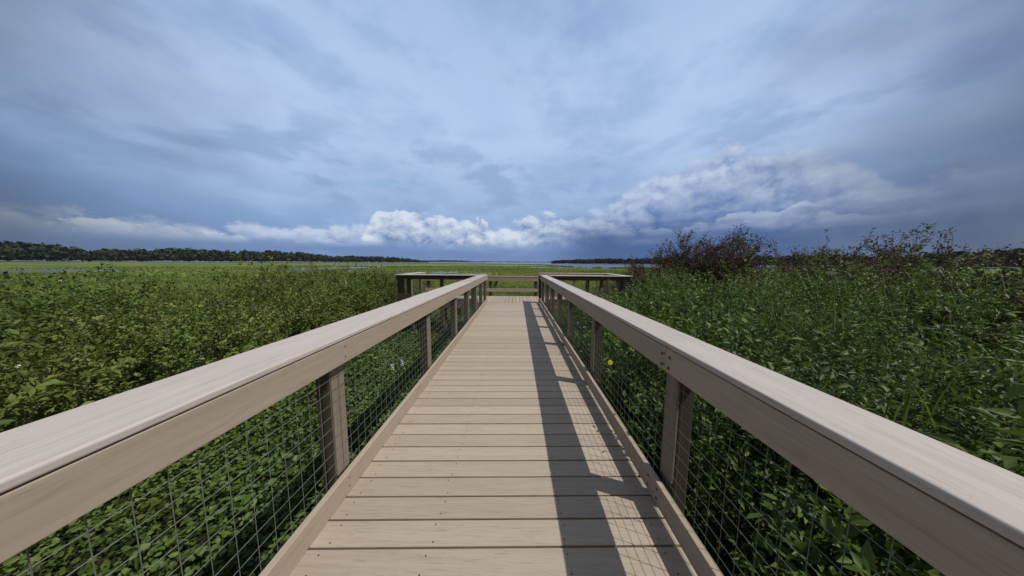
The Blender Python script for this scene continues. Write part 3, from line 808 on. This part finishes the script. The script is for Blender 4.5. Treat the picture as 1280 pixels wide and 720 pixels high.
# ------------------------------------------------------------------ brown twiggy bushes on the right
def branch_bush(label, loc, h, seed, spread=0.6, nleaf=3200, nstem=7, group='brown bushes beyond the right platform wing'):
    rg = random.Random(seed); ng = np.random.default_rng(seed)
    rt = empty('dry_bush', (loc[0], loc[1], GROUND)); tag(rt, label, 'bush', group)
    mb = MB(); tips = []
    def grow(p, d, ln, rad, lev):
        pts = [p]; rads = [rad]
        q = p.copy(); dd = d.copy(); n = 4
        for i in range(n):
            dd = (dd + Vector((rg.uniform(-1, 1), rg.uniform(-1, 1), rg.uniform(-.5, .9))) * 0.22).normalized()
            q = q + dd * ln / n; pts.append(q.copy()); rads.append(rad * (1 - 0.55 * (i + 1) / n))
            if lev < 3 and i >= 0:
                for s in range(2 if lev < 2 else 1 + (rg.random() < .6)):
                    nd = (dd + Vector((rg.uniform(-1, 1), rg.uniform(-1, 1), rg.uniform(-.3, .8))) * 0.95).normalized()
                    grow(q.copy(), nd, ln * rg.uniform(0.42, 0.62), rad * 0.5, lev + 1)
            if lev >= 2: tips.append((q.copy(), dd.copy()))
        mb.tube(pts, rads, 4 if lev < 2 else 3, cap=False)
    for s in range(nstem):
        a = rg.uniform(0, 6.28)
        d = Vector((math.cos(a) * spread, math.sin(a) * spread, 1)).normalized()
        grow(Vector((loc[0] + math.cos(a) * .15, loc[1] + math.sin(a) * .15, GROUND - 0.05)), d, h * rg.uniform(0.55, 0.72), 0.028, 0)
    mb.build('branches', M['twig'], rt)
    T = np.array([t[0] for t in tips]); n = nleaf
    ix = ng.integers(0, len(T), n)
    P = T[ix] + ng.normal(size=(n, 3)) * 0.03
    N_ = ng.normal(size=(n, 3)); N_ /= np.linalg.norm(N_, axis=1, keepdims=True)
    U, _ = frame_from(N_, ng); s = ng.uniform(.7, 1.3, n)
    V, F = leaves(P, U, N_, 0.075 * s, 0.036 * s)
    np_mesh('leaves', V, F, M['leaf_brown'], np.repeat(ng.uniform(0, 1, n), 4), rt)
    return rt
branch_bush('tall brown twiggy bush standing above the horizon at the right', (7.9, 11.4), 3.9, 3, 0.8, 44000, group='brown bushes beyond the right platform wing', nstem=10)
branch_bush('lower brown twiggy bush in front of the lake, just right of the platform end', (6.1, 12.0), 2.2, 8, 1.1, 34000, group='brown bushes beyond the right platform wing', nstem=15)
branch_bush('middling brown bush between the low one and the tall one', (6.95, 11.8), 2.8, 31, 0.9, 44000, nstem=12)
branch_bush('broad brown bush behind the green thicket, right of the tall one', (12.0, 10.2), 3.8, 15, 0.8, 30000)
branch_bush('brown bush nearest the far right, close behind the green leaves', (11.5, 6.2), 3.5, 21, 0.8, 28000)

# ------------------------------------------------------------------ single plants one can tell apart
def sprig(name, label, cat, loc, h, nst, seed, ll=0.10, lw=0.036, mat_='leaf_right', spread=0.25, group=None):
    rg = np.random.default_rng(seed)
    rt = empty(name, loc); tag(rt, label, cat, group)
    mb = MB(); pl = Pile()
    for s in range(nst):
        a = rg.uniform(0, 6.28); hh = h * rg.uniform(0.7, 1.0)
        b = np.array(loc); tip = b + np.array([math.cos(a) * spread * hh, math.sin(a) * spread * hh, hh])
        pts = [b + (tip - b) * t + np.array([math.cos(a), math.sin(a), 0]) * 0.12 * hh * t * t for t in np.linspace(0, 1, 6)]
        mb.tube(pts, [0.008, 0.0075, 0.007, 0.006, 0.004, 0.002], 5)
        n = int(hh / 0.022); t = np.linspace(0.25, 1.0, n)
        P = np.array([b + (tip - b) * q + np.array([math.cos(a), math.sin(a), 0]) * 0.12 * hh * q * q for q in t])
        ang = np.arange(n) * 2.4
        U = np.stack([np.cos(ang), np.sin(ang), np.full(n, 0.55)], 1); U /= np.linalg.norm(U, axis=1, keepdims=True)
        up = np.array([0, 0, 1.0]) + rg.normal(size=(n, 3)) * 0.2
        N_ = up - U * np.sum(up * U, 1, keepdims=True); N_ /= np.linalg.norm(N_, axis=1, keepdims=True)
        s_ = rg.uniform(.7, 1.2, n) * (1.1 - 0.4 * t)
        V, F = leaves(P, U, N_, ll * s_, lw * s_)
        pl.add(V, F, np.repeat(np.clip(rg.normal(0.65, .15, n), 0, 1), 4))
    mb.build('stem', M['green_stem'], rt)
    pl.build('leaves', M[mat_], rt)
    return rt
sprig('leafy_plant', 'upright leafy plant with pale leaves just behind the right wire mesh', 'plant', (1.22, 1.95, GROUND), 1.75, 4, 5, 0.085, 0.034, spread=0.10)
sprig('leafy_plant', 'dark leafy plant growing up at the right end of the platform railing', 'plant', (3.72, 8.72, GROUND), 2.4, 6, 9, 0.10, 0.04, spread=0.12)
sprig('leafy_plant', 'tall sprig reaching over the front railing of the right platform wing', 'plant', (2.95, 8.75, GROUND), 2.25, 4, 12, 0.09, 0.035, spread=0.10)
sprig('marsh_plant', 'small dark bush rising from the marsh just left of the low back rail', 'plant', (-2.35, 27.0, GROUND), 1.55, 14, 14, 0.16, 0.06, 'leaf_left', 0.4)
sprig('marsh_plant', 'single thin stalk standing in the pale pool left of the walkway end', 'plant', (-5.6, 34.0, GROUND), 1.6, 1, 16, 0.12, 0.04, 'leaf_left', 0.05)

def daisy(label, c, r, facing):
    rt = empty('yellow_flower', c); tag(rt, label, 'flower')
    f = Vector(facing).normalized(); u = f.cross(Vector((0, 0, 1))).normalized(); w = u.cross(f)
    C0 = Vector(c)
    for k in range(12):
        mb = MB(); t = 2 * math.pi * k / 12
        d_ = u * math.cos(t) + w * math.sin(t); e = f.cross(d_)
        p = [C0 + d_ * r * 0.2, C0 + d_ * r * 0.6 + e * r * 0.22 + f * r * .1, C0 + d_ * r + f * r * 0.02, C0 + d_ * r * 0.6 - e * r * 0.22 + f * r * .1]
        mb.add(p, [(0, 1, 2), (0, 2, 3)]); mb.build('petal', M['yellow'], rt)
    mb = MB(); mb.tube([C0 - f * r * 0.05, C0 + f * r * 0.14, C0 + f * r * 0.2], [r * 0.3, r * 0.26, r * 0.08], 10); mb.build('flower_centre', M['ycentre'], rt)
    mb = MB(); mb.tube([C0, C0 - f * 0.04 + Vector((0.02, 0, -0.15)), C0 + Vector((0.06, 0.03, -0.7)), Vector((c[0] + 0.1, c[1] + 0.05, GROUND))], 0.004, 5); mb.build('stem', M['green_stem'], rt)
daisy('single yellow daisy like flower behind the right wire mesh', (1.10, 2.82, 0.36), 0.033, (-0.45, -0.8, 0.45))

def hya_flower(label, c, hgt, seed):
    rg = random.Random(seed)
    rt = empty('hyacinth_flower', (c[0], c[1], GROUND)); tag(rt, label, 'flower', 'lilac flowers in the green leaf carpet')
    mb = MB(); mb.tube([(c[0], c[1], GROUND), (c[0] + .01, c[1], GROUND + hgt * .5), (c[0] + .015, c[1], GROUND + hgt)], 0.007, 6); mb.build('stem', M['green_stem'], rt)
    mb = MB()
    for k in range(13):
        a = k * 2.4; z = GROUND + hgt * (0.62 + 0.42 * k / 12)
        C0 = Vector((c[0] + 0.012 + math.cos(a) * 0.02, c[1] + math.sin(a) * 0.02, z)); f = Vector((math.cos(a), math.sin(a), .45)).normalized()
        u = f.cross(Vector((0, 0, 1))).normalized(); w = u.cross(f)
        for j in range(6):
            t = j * math.pi / 3 + rg.random() * .3
            d_ = u * math.cos(t) + w * math.sin(t); e = f.cross(d_); r_ = 0.024
            mb.add([C0, C0 + d_ * r_ * .6 + e * r_ * .32 + f * r_ * .5, C0 + d_ * r_ * 1.05 + f * r_ * .55, C0 + d_ * r_ * .6 - e * r_ * .32 + f * r_ * .5], [(0, 1, 2), (0, 2, 3)])
    mb.build('blossom', M['lilac'], rt)
hya_flower('pale lilac hyacinth blossom in the leaf carpet, the nearer of the pair', (-3.05, 5.85, 0), 0.34, 1)
hya_flower('pale lilac hyacinth blossom in the leaf carpet, the farther of the pair', (-2.93, 6.12, 0), 0.34, 2)

# ------------------------------------------------------------------ far woods
def wood(label, pts, h, depth, n, seed, hfun=None):
    """a belt of trees along a polyline of (x, y): crowns of leaf clumps"""
    rg = np.random.default_rng(seed)
    pts = np.array(pts, float); seg = np.hypot(*np.diff(pts, axis=0).T); cum = np.concatenate([[0], np.cumsum(seg)])
    s = rg.uniform(0, cum[-1], n); t = s / cum[-1]
    cx = np.interp(s, cum, pts[:, 0]); cy = np.interp(s, cum, pts[:, 1])
    rr_ = np.hypot(cx, cy); off = rg.uniform(0, depth, n)
    cx = cx * (1 + off / rr_); cy = cy * (1 + off / rr_)
    hf = np.ones(n) if hfun is None else np.interp(t, [q[0] for q in hfun], [q[1] for q in hfun])
    th_ = h * hf * rg.uniform(0.5, 1.12, n) * (0.6 + 0.8 * fbm(s * 0.012, s * 0 + 1, 3, seed))
    cl = 34
    d = rg.normal(size=(n, cl, 3)); d /= np.linalg.norm(d, axis=2, keepdims=True)
    rad = rg.uniform(0.3, 1, (n, cl)) ** .5
    cr = th_ * rg.uniform(0.28, 0.42, n)
    P = np.stack([cx, cy, WATER + th_ * 0.55], 1)[:, None, :] + d * np.stack([cr, cr, th_ * 0.46], 1)[:, None, :] * rad[..., None]
    P[..., 2] = np.maximum(P[..., 2], WATER + 0.2)
    N_ = (d + rg.normal(size=d.shape) * 0.5).reshape(-1, 3); N_ /= np.linalg.norm(N_, axis=1, keepdims=True)
    U, _ = frame_from(N_, rg)
    m_ = len(N_); sz = np.repeat(th_, cl) * rg.uniform(0.16, 0.34, m_)
    V, F = leaves(P.reshape(-1, 3) - U * sz[:, None] * 0.5, U, N_, sz, sz * 0.75, 0.15)
    rv = np.clip(np.repeat(rg.uniform(0.2, 0.8, n), cl) + rg.normal(0, .12, m_), 0, 1)
    o = np_mesh('far_wood', V, F, M['leaf_far'], np.repeat(rv, 4)); tag(o, label, 'wood', kind='stuff')
    return o
def pol(az_, r_): return (r_ * math.sin(R(az_)), r_ * math.cos(R(az_)))
wood('dark wooded shore along the left horizon', [pol(a_, r_) for a_, r_ in ((-85, 700), (-60, 760), (-45, 800), (-33, 860), (-24, 900), (-19.5, 940))], 19, 90, 1500, 1, [(0, 1.15), (.55, 1.1), (.8, 1.0), (.93, .72), (1, .4)])
wood('thin low shore far behind the left wood', [pol(a_, r_) for a_, r_ in ((-22, 2500), (-14, 2600), (-7, 2700))], 20, 200, 500, 2, [(0, 1), (.6, .9), (1, .3)])
wood('faint blue shore at the middle of the horizon', [pol(a_, r_) for a_, r_ in ((-10, 5200), (0, 5400), (10, 5400), (20, 5200))], 26, 400, 900, 3)
wood('dark low wooded island on the right horizon', [pol(a_, r_) for a_, r_ in ((7.9, 640), (14, 640), (20, 620), (27, 600), (36, 560), (50, 520), (80, 500))], 12.5, 70, 1600, 4, [(0, .55), (.02, .8), (.1, .95), (.3, 1), (1, 1.3)])

# ------------------------------------------------------------------ air
mb = MB(); mb.add([(x_, y_, z_) for z_ in (WATER - 1.6, 40.0) for (x_, y_) in ((-7000, -500), (7000, -500), (7000, 7000), (-7000, 7000))],
                  [(0, 1, 2, 3), (4, 5, 6, 7), (0, 1, 5, 4), (1, 2, 6, 5), (2, 3, 7, 6), (3, 0, 4, 7)])
m = bpy.data.materials.new('haze_air'); m.use_nodes = True
m.node_tree.nodes.remove(m.node_tree.nodes['Principled BSDF'])
pv_ = m.node_tree.nodes.new('ShaderNodeVolumePrincipled'); pv_.inputs['Color'].default_value = (0.72, 0.80, 0.92, 1); pv_.inputs['Density'].default_value = 0.00004
m.node_tree.links.new(pv_.outputs[0], m.node_tree.nodes['Material Output'].inputs['Volume'])
tag(mb.build('haze', m), kind='stuff')

# ------------------------------------------------------------------ render settings
SC.render.engine = 'CYCLES'
SC.view_settings.view_transform = 'Standard'; SC.view_settings.look = 'None'
SC.view_settings.exposure = 0.0; SC.view_settings.gamma = 1.0; SC.view_settings.use_curve_mapping = False
SC.cycles.max_bounces = 4; SC.cycles.diffuse_bounces = 2; SC.cycles.glossy_bounces = 2; SC.cycles.transmission_bounces = 3; SC.cycles.transparent_max_bounces = 4
SC.render.resolution_x = 1024; SC.render.resolution_y = 576
